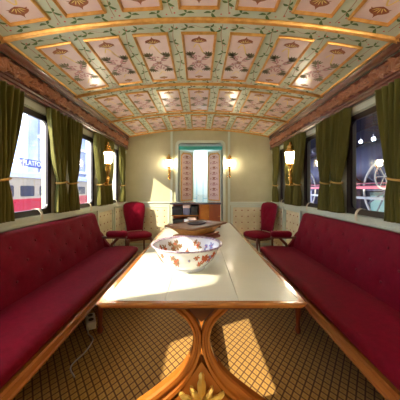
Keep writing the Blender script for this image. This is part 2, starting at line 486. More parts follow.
# ------------------------------------------------------------------ side walls with window openings
def rrect(y0, y1, z0, z1, r, k=5):
    pts = []
    for cy, cz, a0 in ((y1-r, z1-r, 0), (y0+r, z1-r, PI/2), (y0+r, z0+r, PI), (y1-r, z0+r, 1.5*PI)):
        for i in range(k+1):
            a = a0+PI/2*i/k; pts.append((cy+r*math.cos(a), cz+r*math.sin(a)))
    return pts
wn = 1
for s, nm in ((-1, 'left'), (1, 'right')):
    w = MB(); xa, xb = sorted((s*XW, s*(XW+.09)))
    cuts = []; y = Y0-.1
    for g in WINS:
        o0, o1 = g-GWS[g]-.05, g+.05
        w.box(xa, xb, y, o0, 0, 2.3); w.box(xa, xb, o0, o1, 0, ZS-.05); w.box(xa, xb, o0, o1, ZT+.05, 2.3); y = o1
    w.box(xa, xb, y, YE+.08, 0, 2.3)
    w.build('wall_'+nm, M['side_wall'], kind='structure')
    for gi, g in enumerate(WINS):
        o0, o1 = g-GWS[g]-.05, g+.05
        m = MB(); outer = rrect(o0, o1, ZS-.05, ZT+.05, .004, 6); inner = rrect(g-GWS[g], g, ZS, ZT, .05, 6)
        nn = len(outer); x_in, x_out = s*(XW-.006), s*(XW+.02)
        vs = [(x_in, a, b) for a, b in outer]+[(x_in+s*.004, a, b) for a, b in inner]+[(x_out, a, b) for a, b in inner]+[(x_out, a, b) for a, b in outer]
        fs = []
        for k in range(nn):
            k2 = (k+1) % nn
            for l in range(3): fs.append((l*nn+k, l*nn+k2, (l+1)*nn+k2, (l+1)*nn+k))
            fs.append((3*nn+k, 3*nn+k2, k2, k))
        m.add(vs, fs, False)
        wo = m.build('window_%d' % wn, M['frame_dark'], kind='structure'); wn += 1
        p = MB(); p.prism(rrect(g-GWS[g]-.004, g+.004, ZS-.004, ZT+.004, .052, 6), lambda a, b, dd: (dd, a, b), s*(XW+.004), s*(XW+.009))
        p.build('pane', M['glass'], wo)
    # sill ledge and dado framing
    t = MB()
    xs = sorted((s*(XW+.001), s*(XW-.035))); t.box(xs[0], xs[1], Y0, YE, .965, ZS-.055)
    xs = sorted((s*(XW+.001), s*(XW-.045))); t.box(xs[0], xs[1], Y0, YE, .95, .968)
    t.build('trim_%d' % n, M['trim'], kind='structure'); n += 1
    t = MB(); xs = sorted((s*(XW+.001), s*(XW-.02))); t.box(xs[0], xs[1], Y0, YE, 1.965, 2.012)
    t.build('trim_%d' % n, M['trim'], kind='structure'); n += 1
    b = MB(); xs = sorted((s*(XW+.001), s*(XW-.025))); b.box(xs[0], xs[1], Y0, YE, 0, .12)
    b.build('baseboard_'+nm, M['trim'], kind='structure')

# behind-camera wall
w = MB(); w.box(-1.56, 1.56, Y0-.1, Y0, 0, 2.5); w.build('wall_back', M['wall'], kind='structure')

# ------------------------------------------------------------------ end wall with doorway
DX0, DX1, DZ = -.415, .475, 2.17
w = MB()
def wallpoly(x0, x1, z0):
    k = 14; xs = [x0+(x1-x0)*i/k for i in range(k+1)]
    return [(x0, z0)]+[(x1, z0)]+[(x, zc(x)+.02) for x in xs[::-1]]
fnw = lambda a, b, d: (a, d, b)
w.prism(wallpoly(-1.5, DX0, 0), fnw, YE, YE+.08); w.prism(wallpoly(DX1, 1.5, 0), fnw, YE, YE+.08)
w.prism(wallpoly(DX0, DX1, DZ), fnw, YE, YE+.08)
w.build('wall_end', M['wall'], kind='structure')
# door frame (rounded upper corners)
t = MB(); fw = .055
def arch(x0, x1, z1, r, k=6):
    pts = [(x0, 0)]
    for i in range(k+1): a = PI-PI/2*i/k; pts.append((x0+r+r*math.cos(a), z1-r+r*math.sin(a)))
    for i in range(k+1): a = PI/2-PI/2*i/k; pts.append((x1-r+r*math.cos(a), z1-r+r*math.sin(a)))
    pts.append((x1, 0)); return pts
for off, yy, ww in ((0, .02, fw), (.0, .035, .018)):
    a1, a2 = arch(DX0-ww, DX1+ww, DZ+ww, .10), arch(DX0+.002, DX1-.002, DZ-.002, .06)
    nn = len(a1); vs = []
    for arr, y in ((a1, YE+.001), (a1, YE-yy), (a2, YE-yy), (a2, YE+.09)): vs += [(a, y, b) for a, b in arr]
    fs = [(l*nn+k, l*nn+k+1, (l+1)*nn+k+1, (l+1)*nn+k) for l in range(3) for k in range(nn-1)]
    t.add(vs, fs, False)
t.build('trim_%d' % n, M['trim'], kind='structure'); n += 1
# vertical moulding strips, rail, skirting on the end wall
for xa in (-.545, .60):
    t = MB(); t.box(xa-.022, xa+.022, YE-.018, YE+.001, 0, zc(xa)); t.box(xa-.009, xa+.009, YE-.027, YE-.016, 0, zc(xa))
    t.build('trim_%d' % n, M['trim'], kind='structure'); n += 1
for xa, xb in ((-1.47, -.567), (.622, 1.47)):
    t = MB(); t.box(xa, xb, YE-.02, YE+.001, .93, .98); t.rbox(xa, xb, YE-.045, YE, .972, 1.0, .008)
    t.box(xa, xb, YE-.02, YE+.001, 0, .12)
    t.build('trim_%d' % n, M['trim'], kind='structure'); n += 1

# tufted wall panels (dado): local x along wall, y = out of wall negative
def tufted_panel(name, label, w_, z0, z1, loc, rz, nx, nz):
    t = thing(name, label, 'wall panel', loc, rz, 'padded dado panels')
    fr = MB(); b = .035
    for a in ((-w_/2, -w_/2+b, z0, z1), (w_/2-b, w_/2, z0, z1), (-w_/2+b, w_/2-b, z0, z0+b), (-w_/2+b, w_/2-b, z1-b, z1)):
        fr.box(a[0], a[1], -.022, -.001, a[2], a[3])
    fr.build('frame', M['trim'], t)
    iw, ih = w_-2*b, z1-z0-2*b
    st = [((i+.5)/nx, (j+.5)/nz) for i in range(nx) for j in range(nz)]
    pd = MB()
    def fn(u, v):
        e = min(1, 12*min(u, 1-u))**.5*min(1, 12*min(v, 1-v))**.5 if 0 < u < 1 and 0 < v < 1 else 0
        h = .014*e
        for a, c_ in st: h -= .009*math.exp(-(((u-a)*iw)**2+((v-c_)*ih)**2)/.0005)
        return (-iw/2+iw*u, -.004-max(h, -.002), z0+b+ih*v)
    pd.grid(fn, nx*5, nz*5, True); pd.build('padding', M['cream_pad'], t)
    first = None
    for a, c_ in st:
        if first is None:
            bm_ = MB(); bm_.ball((0, 0, 0), .013, 8, 1, .6, 1); first = bm_.build('button', M['shell'], t); o = first
        else: o = first.copy(); C.objects.link(o); o.parent = t
        o.location = (-iw/2+iw*a, -.012, z0+b+ih*c_)
    return t
tufted_panel('padded_wall_panel', 'cream tufted dado panel on the end wall left of the doorway', .86, .14, .925, (-1.02, YE, 0), 0, 6, 6)
tufted_panel('padded_wall_panel', 'cream tufted dado panel on the end wall right of the doorway', .80, .14, .925, (1.04, YE, 0), 0, 6, 6)
for s in (-1, 1):
    sd = 'left' if s < 0 else 'right'
    for yc, wd in ((4.36, .62), (3.68, .62)):
        tufted_panel('padded_wall_panel', 'cream tufted dado panel low on the %s side wall, %s' % (sd, 'next to the end wall corner' if yc > 4 else 'just beyond the end of the red sofa'),
                     wd, .14, .945, (s*XW, yc, 0), -s*PI/2, 4, 6)

# ------------------------------------------------------------------ door leaves folded into the next room
def door_leaf(name, hx, sgn, ang):
    W_, H_ = .41, 2.02
    t = bpy.data.objects.new(name, None); C.objects.link(t); t['kind'] = 'structure'
    t.location = (hx, YE+.085, .03)
    t.rotation_euler = (0, 0, ang)
    b = MB(); b.box(0, W_, -.016, .016, 0, H_); b.build('leaf', M['trim'], t)
    for side in (-1, 1):
        p = MB()
        z0, z1 = .98, H_-.04
        def fr_(a): return (a[0]+W_/2, side*(.017-0)+side*0-0, a[1])
        # gold border with chamfered top corners
        o = [(-.17, z0), (.17, z0), (.17, z1-.06), (.11, z1), (-.11, z1), (-.17, z1-.06)]
        i_ = [(-.145, z0+.025), (.145, z0+.025), (.145, z1-.075), (.098, z1-.028), (-.098, z1-.028), (-.145, z1-.075)]
        vs = [(a+W_/2, side*.017, b_) for a, b_ in o]+[(a*.97+W_/2, side*.025, b_) for a, b_ in o]+[(a+W_/2, side*.025, b_) for a, b_ in i_]+[(a+W_/2, side*.017, b_) for a, b_ in i_]
        p.cur = 1
        p.add(vs, [(l*6+k, l*6+(k+1) % 6, (l+1)*6+(k+1) % 6, (l+1)*6+k) for l in range(3) for k in range(6)], False)
        p.cur = 0; p.add([(a+W_/2, side*.0185, b_) for a, b_ in i_], [list(range(6))], False)
        PPd = lambda a, b_: (a+W_/2, side*.0195, b_)
        for k in range(8):
            zz = z0+.09+k*.112
            for sx in (-1, 1):
                add_leaf(p, PPd, 0, zz, PI/2-sx*.8, .085, .026, 2 if k % 2 else 3, .3*sx)
                add_leaf(p, PPd, 0, zz, PI/2-sx*1.5, .075, .022, 3, .25*sx)
                add_leaf(p, PPd, sx*.075, zz+.055, -PI/2+sx*.6, .05, .02, 2, .1)
            add_dot(p, PPd, 0, zz+.055, .018, 2)
        p.build('painted_panel', [M['pink'], M['gold'], M['shell'], M['mauve']], t)
        q = MB(); q.box(W_/2-.15, W_/2+.15, side*.015, side*.024, .12, .86); q.build('lower_panel', M['cream_pad'], t)
    return t
door_leaf('door_1', DX0+.01, 1, math.radians(48))
door_leaf('door_2', DX1-.01, -1, math.radians(180-48))

# ------------------------------------------------------------------ vestibule beyond
VY = 6.3
v = MB(); v.box(-1.0, -.94, YE+.08, VY, 0, 2.4); v.build('wall_vestibule_left', M['white'], kind='structure')
v = MB(); v.box(.94, 1.0, YE+.08, VY, 0, 2.4); v.build('wall_vestibule_right', M['white'], kind='structure')
v = MB(); v.box(-1.0, 1.0, VY, VY+.06, 0, 2.4); v.build('wall_vestibule_end', M['white'], kind='structure')
v = MB(); v.box(-1.0, 1.0, YE+.08, VY+.06, 2.3, 2.36); v.build('ceiling_vestibule', M['white'], kind='structure')
v = MB(); v.box(-1.0, 1.0, YE+.08, VY+.06, -.06, 0); v.build('floor_vestibule', M['dark_wood'], kind='structure')
v = MB(); v.box(-.94, .94, 5.4, 5.46, 2.235, 2.3); v.build('trim_%d' % n, M['white'], kind='structure'); n += 1
v = MB(); v.box(-.94, .94, 5.39, 5.46, 2.16, 2.235); v.build('trim_%d' % n, M['teal'], kind='structure'); n += 1
gl = mat('pale_blue_line', (.35, .6, .75), .4)
for k, (xa, xb) in enumerate(((-.36, .02), (.03, .41))):
    d = MB(); d.box(xa, xb, VY-.045, VY-.002, .02, 2.0)
    do = d.build('door_%d' % (3+k), M['white'], kind='structure')
    e = MB()
    for a, b_, c0, c1 in ((xa+.07, xa+.085, .3, 1.88), (xb-.085, xb-.07, .3, 1.88), (xa+.07, xb-.07, 1.87, 1.885), (xa+.07, xb-.07, .3, .315), (xa+.07, xb-.07, 1.0, 1.015)):
        e.box(a, b_, VY-.053, VY-.044, c0, c1)
    e.build('moulding', gl, do)
    hb = MB(); hx = xb-.03 if k == 0 else xa+.03
    hb.box(hx-.015, hx+.015, VY-.055, VY-.044, 1.0, 1.16); hb.tube([(hx, VY-.05, 1.09), (hx, VY-.09, 1.09), (hx+(-.08 if k == 0 else .08), VY-.09, 1.09)], .008, 8)
    hb.build('door_handle', M['white'], do)
t = thing('added_vestibule_light', 'added round vestibule light, hidden behind the header beam', 'ceiling light', (.03, 5.75, 2.3)); t.scale = (1, 1, .4)  # lamp added to brighten the vestibule, kept out of sight
m = MB(); m.lathe([(.17, 0), (.17, -.03), (.15, -.035)], n=24); m.build('rim', M['brass'], t)
m = MB(); m.lathe([(.148, -.03), (.13, -.07), (.08, -.095), (.01, -.10)], n=24)
m.build('diffuser', mat('lit_vestibule_diffuser', (.9, 1, 1), .4, emit=(.80, .97, 1), estr=95), t)

# ------------------------------------------------------------------ curtains
def curtain(s, g, far, label, wi=3):
    rel = lambda *a: [g+q for q in a]
    zt, zti, zb = 2.02, 1.325, 1.018
    if far: T, Ti, B = (-.10, .20), (.075, .17), (.03, .22)
    else:
        e0, e1 = {2: (-.5, -.6), 3: (-.43, -.56), 4: (-.45, -.56), 5: (-.39, -.46)}[wi]
        T, Ti, B = (-.735, e0), (-.66, e1), (-.70, e1+.045)
    t = thing('window_curtain', label, 'curtain', (s*1.405, g+(Ti[0]+Ti[1])/2, zb), 0, 'olive window curtains')
    oy = (Ti[0]+Ti[1])/2
    if far and wi == 2: T, Ti = (-.02, .20), (.10, .18)
    if far and wi == 5: T, Ti = (-.02, .215), (.10, .19)
    oy = (Ti[0]+Ti[1])/2; t.location.y = g+oy
    cm = MB(); ph = random.uniform(0, 6); nf = 5 if not far else 4.5
    def wid(z):
        if z > zti:
            q = (z-zti)/(zt-zti); q = q**.75; a = Ti[0]+(T[0]-Ti[0])*q; b = Ti[1]+(T[1]-Ti[1])*q
        else:
            q = (zti-z)/(zti-zb); q = q**.7; a = Ti[0]+(B[0]-Ti[0])*q; b = Ti[1]+(B[1]-Ti[1])*q
        return a, b
    def fn(u, v):
        z = zb+(zt-zb)*v; a, b = wid(z)
        tight = math.exp(-((z-zti)/.09)**2)
        amp = .036*(1-.35*tight)
        x = amp*math.sin(2*PI*nf*u+ph+.5*math.sin(5*v+ph))+.006*math.sin(2*PI*nf*2.3*u+9*v)
        y = a+(b-a)*(u+.012*math.sin(2*PI*nf*u*2+ph))
        return (s*(x*.9-.005), y-oy, z-zb)
    cm.grid(fn, 64, 44, True)
    o = cm.build('drape', M['curtain'], t)
    md = o.modifiers.new('thick', 'SOLIDIFY'); md.thickness = .004; md.offset = 0
    r = MB(); yw = (Ti[1]-Ti[0])/2+.012; pts = []
    for k in range(28):
        a = 2*PI*k/28; pts.append((.046*math.cos(a), yw*math.sin(a), zti-zb+.012*math.sin(a)))
    r.tube(pts, .009, 8, closed=True)
    r.tube([(s*.045, (-1 if not far else 1)*yw*.6, zti-zb), (s*.055, (-1 if not far else 1)*yw, zti-zb+.03)], .006, 6)
    r.build('tieback', M['rope'], t)
wl = {3: 'nearest window', 4: 'middle window', 5: 'window nearest the end wall'}
for s in (-1, 1):
    sd = 'left' if s < 0 else 'right'
    for i, g in enumerate(WINS):
        if i < 2: continue
        for far in (0, 1):
            if i == 2 and not far: continue
            if i == 2:
                lab = 'outermost olive curtain at the %s edge of the photo' % sd
            else:
                lab = 'olive velvet curtain, %s wall, %s side of the %s' % (sd, 'far' if far else 'near', wl[i])
            curtain(s, g, far, lab, i)
# window pull straps
st = None
for s in (-1, 1):
    for i in (3, 4, 5):
        g = WINS[i]; sd = 'left' if s < 0 else 'right'
        lab = 'cream leather pull strap over the sill, %s, %s wall' % (wl[i], sd)
        yy = g-.19
        t = MB()
        pts = cr([(.02, 0, .055), (-.01, 0, .07), (-.045, 0, .065), (-.07, 0, .035), (-.075, 0, -.005), (-.072, 0, -.04)], 5)
        t.sweep([(-.016, -.002), (.016, -.002), (.016, .002), (-.016, .002)],
                [(Vector((s*-1*-p.x, p.y, p.z)), (0, 1, 0), (s*(-.5), 0, .8)) for p in pts])
        o = t.build('window_strap', M['strap']); o.location = (s*(XW), yy, 1.01)
        tag(o, lab, 'strap', 'window pull straps')

# ------------------------------------------------------------------ sconces
def sconce(label, loc, rz, sc=1.0, mats=None):
    # local: wall at y=0, lamp sticks out toward -y; origin at bottom of bracket
    t = thing('wall_lamp', label, 'wall lamp', loc, rz, 'lit wall lamps')
    a = MB()
    pl = [(-.028, .02), (-.034, .10), (-.026, .2), (-.034, .32), (-.02, .38), (0, .40), (.02, .38), (.034, .32), (.026, .2), (.034, .10), (.028, .02), (0, 0)]
    a.prism([(x*sc, z*sc) for x, z in pl], lambda x, z, d: (x, d, z), -.012, 0)
    a.build('wall_plate', M['brass'], t)
    y0 = -.11*sc
    b = MB()
    b.tube([(p.x*sc, p.y*sc, p.z*sc) for p in cr([(0, -.01, .12), (0, -.05, .06), (0, -.09, .07), (0, -.11, .13), (0, -.11, .17)], 5)], .008*sc, 8)
    b.lathe([(r*sc, z*sc) for r, z in [(.004, .03), (.012, .05), (.010, .08), (.020, .10), (.024, .13), (.014, .15), (.016, .19), (.026, .22), (.030, .25), (.022, .275), (.045, .30), (.052, .315), (.048, .32)]], 0, y0, 16)
    b.build('bracket', M['brass'], t)
    g = MB()
    g.lathe([(r*sc, z*sc) for r, z in [(.028, .318), (.045, .335), (.052, .37), (.057, .42), (.063, .47)]], 0, y0, 20)
    g.build('lamp_shade', M['shade'], t)
    k = MB()
    k.lathe([(r*sc, z*sc) for r, z in [(.066, .468), (.070, .485), (.062, .50), (.045, .515), (.04, .535), (.048, .545), (.02, .57), (.012, .60), (.004, .61)]], 0, y0, 16)
    k.build('crown', M['brass'], t); return t
for s in (-1, 1):
    sd = 'left' if s < 0 else 'right'
    sconce('brass wall lamp with lit white glass on the %s side wall between the curtains' % sd, (s*(XW), 3.47, 1.27), -s*PI/2, 1.12)
    sconce('added unseen brass fill lamp on the %s side wall, before the nearest window' % sd, (s*(XW), .45, 1.27), -s*PI/2, 1.12)  # added out of view to brighten the interior
    sconce('added unseen brass fill lamp on the %s side wall behind the viewer' % sd, (s*(XW), -.36, 1.27), -s*PI/2, 1.12)  # another unseen lamp, added as fill from behind the camera
sconce('small lit brass wall lamp on the end wall left of the doorway', (-.59, YE, 1.44), 0, .82)
sconce('small lit brass wall lamp on the end wall right of the doorway', (.60, YE, 1.44), 0, .82)

# ------------------------------------------------------------------ sofas
SY0, SY1 = -.7, 3.20
def sofa(s, label):
    t = thing('sofa', label, 'sofa', (s*1.1, SY1, 0), 0)
    ox, oy = s*1.1, SY1
    def T(x, y, z): return (s*x-ox, y-oy, z)
    # seat cushion
    m = MB()
    xf, xb = .835, 1.33
    def prof(q):     # around loop
        return q
    P = [(xb, .40), (xf+.02, .40), (xf, .415), (xf-.008, .445), (xf+.005, .468), (xf+.04, .480), (xf+.15, .488), (xf+.3, .486), (xb, .478)]
    ys = [SY0+(SY1-.02-SY0)*k/60 for k in range(61)]+[SY1-.005, SY1]
    vs = []; 
    for y in ys:
        k = 1 if y < SY1-.01 else (.93 if y < SY1 else .8)
        for x, z in P: vs.append(T(x, y, .44+(z-.44)*k))
    nn = len(P); fs = [(i*nn+j, i*nn+(j+1) % nn, (i+1)*nn+(j+1) % nn, (i+1)*nn+j) for i in range(len(ys)-1) for j in range(nn)]
    fs += [list(range(nn)), [(len(ys)-1)*nn+j for j in range(nn)]]
    m.add(vs, fs, True); m.build('seat', M['velvet'], t)
    # backrest with tufting
    btn = []
    for r_, z in enumerate((.60, .72, .84)):
        y = 2.96-(.13 if r_ % 2 else 0)
        while y > .5:
            btn.append((y, z)); y -= .26
    m = MB()
    def H(y):
        return .47*(1-.62*sstep(SY1-.17, SY1-.02, y)**1.4)
    def fn(i, j):
        y = SY0+(SY1-.05-SY0)*i
        h = H(y)
        # j 0..1: front face 0-.72, roll over the top .72-1
        if j < .72:
            q = j/.72; z = .475+h*.94*q; x = 1.262+.085*q-.018*math.sin(PI*q)
            for by, bz in btn:
                dd = (y-by)**2+(z-bz)**2
                if dd < .02: x += .009*math.exp(-dd/.0009)+.007*math.exp(-dd/.005)
        else:
            q = (j-.72)/.28; a = q*PI
            zc_ = .475+h*.94; x = 1.347+.042*(1-math.cos(a))-.0; z = zc_+.03*math.sin(a)
        return T(x, y, z)
    m.grid(fn, 195, 28, True)
    ye = SY1-.05
    m.add([fn(1, k/28) for k in range(29)]+[T(1.431, ye, .475)], [list(range(30))], False)
    m.grid(lambda i, j: T(1.431, SY0+(ye-SY0)*i, .3+(.475+H(SY0+(ye-SY0)*i)*.94-.3)*j), 100, 1, False)
    m.build('backrest', M['velvet'], t)
    first = None
    for by, bz in btn:
        q = (bz-.475)/(.47*.94); x = 1.262+.085*q-.018*math.sin(PI*q)+.012
        if first is None:
            b = MB(); b.ball((0, 0, 0), .010, 10, .6, 1, 1); first = b.build('button', M['button'], t); o = first
        else: o = first.copy(); C.objects.link(o); o.parent = t
        o.location = T(x, by, bz)
    # wooden seat rail with moulding
    m = MB()
    sec = [(.86, .395), (.832, .395), (.822, .385), (.83, .375), (.83, .345), (.836, .34), (.826, .332), (.830, .318), (.845, .312), (.88, .312), (.88, .395)]
    m.sweep([(a, b) for a, b in sec], [(T(0, y, 0), (s, 0, 0), (0, 0, 1)) for y in (SY0, SY1)])
    m.box(*sorted((s*.86-ox, s*1.43-ox)), -.035, 0, .315, .40)
    m.build('seat_rail', M['wood'], t)
    # legs
    for y in (.6, 2.05, 3.12):
        for x in (.862, 1.38):
            l = MB(); c0 = T(x, y, 0)
            l.lathe([(.018, 0), (.024, .01), (.026, .04), (.016, .06), (.020, .12), (.028, .22), (.034, .28), (.024, .29), (.034, .30), (.034, .32)], c0[0], c0[1], 12)
            l.build('leg', M['red_wood'], t)
    # arm: sweeping upholstered side, wooden upright and padded armrest
    a = MB()
    top = cr([(1.42, 0, .74), (1.36, 0, .70), (1.30, 0, .635), (1.26, 0, .56), (1.20, 0, .49)], 5)
    poly = [(p.x, p.z) for p in top]+[(1.20, .42), (1.43, .42), (1.43, .74)]
    a.prism(poly, lambda x, z, d: T(x, d, z), SY1-.055, SY1); a.build('side_wing', M['velvet'], t)
    p = MB(); xs = sorted((s*.955-ox, s*1.235-ox)); p.rbox(xs[0], xs[1], -.115, .0, .615, .695, .036, 5)
    p.build('armrest', M['velvet'], t)
    p = MB()
    xs = sorted((s*.965-ox, s*1.33-ox)); p.rbox(xs[0], xs[1], -.085, -.025, .595, .620, .01)
    p.tube([T(q.x, q.y+SY1-.055, q.z) for q in cr([(1.14, 0, .46), (1.17, 0, .50), (1.13, 0, .55), (1.08, 0, .60)], 5)], .018, 10)
    p.build('arm_support', M['dark_wood'], t)
    # wooden top rail at the back
    k = MB(); k.sweep([(1.385, .924), (1.435, .924), (1.437, .942), (1.39, .944)], [(T(0, y, 0), (s, 0, 0), (0, 0, 1)) for y in (SY0, SY1-.2)])
    k.build('top_rail', M['wood'], t)
    return t
sofa(-1, 'long crimson velvet tufted sofa along the left wall')
sofa(1, 'long crimson velvet tufted sofa along the right wall')

# ------------------------------------------------------------------ chairs
def chair(label, loc, rz):
    # local: faces -y
    t = thing('side_chair', label, 'chair', loc, rz, 'crimson chairs by the end wall')
    m = MB()
    def sfn(i, j):
        a = 2*PI*i
        # superellipse, wider at front
        cx_, sy_ = math.cos(a), math.sin(a)
        e = 2/3.2
        x = math.copysign(abs(cx_)**e, cx_)*.225; y = math.copysign(abs(sy_)**e, sy_)*.21
        x *= 1-.12*(y/.21)
        R_ = [(0, .495), (.5, .493), (.85, .482), (.97, .465), (1.0, .44), (.98, .415), (0, .41)]
        q = j*(len(R_)-1); k = min(int(q), len(R_)-2); f_ = q-k
        r = R_[k][0]*(1-f_)+R_[k+1][0]*f_; z = R_[k][1]*(1-f_)+R_[k+1][1]*f_
        return (x*r, y*r-.02, z)
    m.grid(sfn, 32, 12, True); m.build('seat', M['velvet'], t)
    m = MB()
    def outline(q):   # half width vs height
        return .14+.055*sstep(0, .75, q)
    def bfn(side):
        def f_(i, j):
            q = j; u = 2*i-1
            z = .485+.525*q
            hw = outline(q)
            if q > .8: hw *= math.sqrt(max(0, 1-((q-.8)/.2)**2.4))**.6 if q < 1 else 0
            x = u*hw; pf = (1-abs(u)**3)*(1-abs(2*q-1)**4)
            y = .185+.075*q + .02*(1-u*u)*.5
            for bx, bz in ((-.06, .85), (.06, .85), (0, .75), (-.06, .65), (.06, .65)):
                pf -= .35*math.exp(-((x-bx)**2+(z-bz)**2)/.0006)
            return (x, y+(-.035*pf if side < 0 else .012*pf+.012)+(.0 if side < 0 else 0), z)
        return f_
    m.grid(bfn(-1), 22, 26, True); m.grid(bfn(1), 22, 26, True)
    m.build('backrest', M['velvet'], t)
    # wooden back frame following the outline
    m = MB(); L_ = []; 
    for k in range(0, 21):
        q = k/20*.999; hw = outline(q)
        if q > .8: hw *= math.sqrt(max(0, 1-((q-.8)/.2)**2.4))**.6
        L_.append((hw, .197+.075*q, .485+.525*q))
    pts = [(-a, b, c_) for a, b, c_ in L_]+[(a, b, c_) for a, b, c_ in L_[::-1]]
    pts = [(-.13, .18, .43)]+pts+[(.13, .18, .43)]
    m.tube(pts, .011, 8); m.build('back_frame', M['dark_wood'], t)
    m = MB(); m.rbox(-.20, .20, -.21, -.18, .37, .42, .01); m.rbox(-.19, .19, .15, .18, .37, .42, .01)
    m.rbox(-.205, -.18, -.20, .17, .37, .42, .01); m.rbox(.18, .205, -.20, .17, .37, .42, .01)
    m.build('seat_frame', M['dark_wood'], t)
    for sx in (-1, 1):
        l = MB(); pts = cr([(sx*.185, -.19, .40), (sx*.205, -.215, .33), (sx*.195, -.20, .2), (sx*.185, -.19, .09), (sx*.20, -.215, .012)], 5)
        n_ = len(pts); l.tube(pts, [.026-.014*sstep(0, .7, k/n_)+.006*sstep(.85, 1, k/n_) for k in range(n_)], 10); l.build('leg', M['dark_wood'], t)
        l = MB(); pts = cr([(sx*.165, .165, .42), (sx*.165, .17, .25), (sx*.175, .20, .1), (sx*.185, .235, .01)], 5)
        l.tube(pts, [.019-.007*k/len(pts) for k in range(len(pts))], 10); l.build('leg', M['dark_wood'], t)
    return t
chair('crimson upholstered chair by the left corner, sunlit wall behind it', (-1.10, 4.20, 0), math.radians(28))
chair('crimson upholstered chair by the right corner, turned toward the table', (1.07, 4.22, 0), math.radians(-62))

# ------------------------------------------------------------------ table
TY0, TY1 = 1.03, 3.52; TX = .013; TW = .472; TZ = .752
t = thing('table', 'long wooden table with cream inlaid top and bentwood pedestals', 'table', (TX, (TY0+TY1)/2, 0))
ty = (TY0+TY1)/2
def rr2(hx, hy, r, k=5):
    pts = []
    for cx_, cy_, a0 in ((hx-r, hy-r, 0), (-hx+r, hy-r, PI/2), (-hx+r, -hy+r, PI), (hx-r, -hy+r, 1.5*PI)):
        for i in range(k+1): a = a0+PI/2*i/k; pts.append((cx_+r*math.cos(a), cy_+r*math.sin(a)))
    return pts
m = MB(); hy = (TY1-TY0)/2
sec = [(-.030, TZ), (-.008, TZ), (0, TZ-.006), (-.001, TZ-.014), (-.008, TZ-.017), (-.010, TZ-.023), (-.020, TZ-.026), (-.07, TZ-.026)]
loops = [rr2(TW+a, hy+a, .03+a*.2 if a > -.03 else .024) for a, z in sec]
vs = []; nn = len(loops[0])
for (a, z), lp in zip(sec, loops): vs += [(x, y, z) for x, y in lp]
m.add(vs, [(l*nn+k, l*nn+(k+1) % nn, (l+1)*nn+(k+1) % nn, (l+1)*nn+k) for l in range(len(sec)-1) for k in range(nn)], False)
m.add([(x, y, TZ-.026) for x, y in loops[-1]], [list(range(nn))], False)
m.build('edge_rim', M['wood'], t)
m = MB(); ix, iy = TW-.03, hy-.03
for xa, xb in ((-ix, -.168), (-.166, .166), (.168, ix)):
    m.box(xa, xb, -iy, iy, TZ-.02, TZ-.001)
m.build('inlay', M['inlay'], t)
m = MB(); m.box(-ix, ix, -iy, iy, TZ-.025, TZ-.019); m.build('inlay_bed', M['seam'], t)
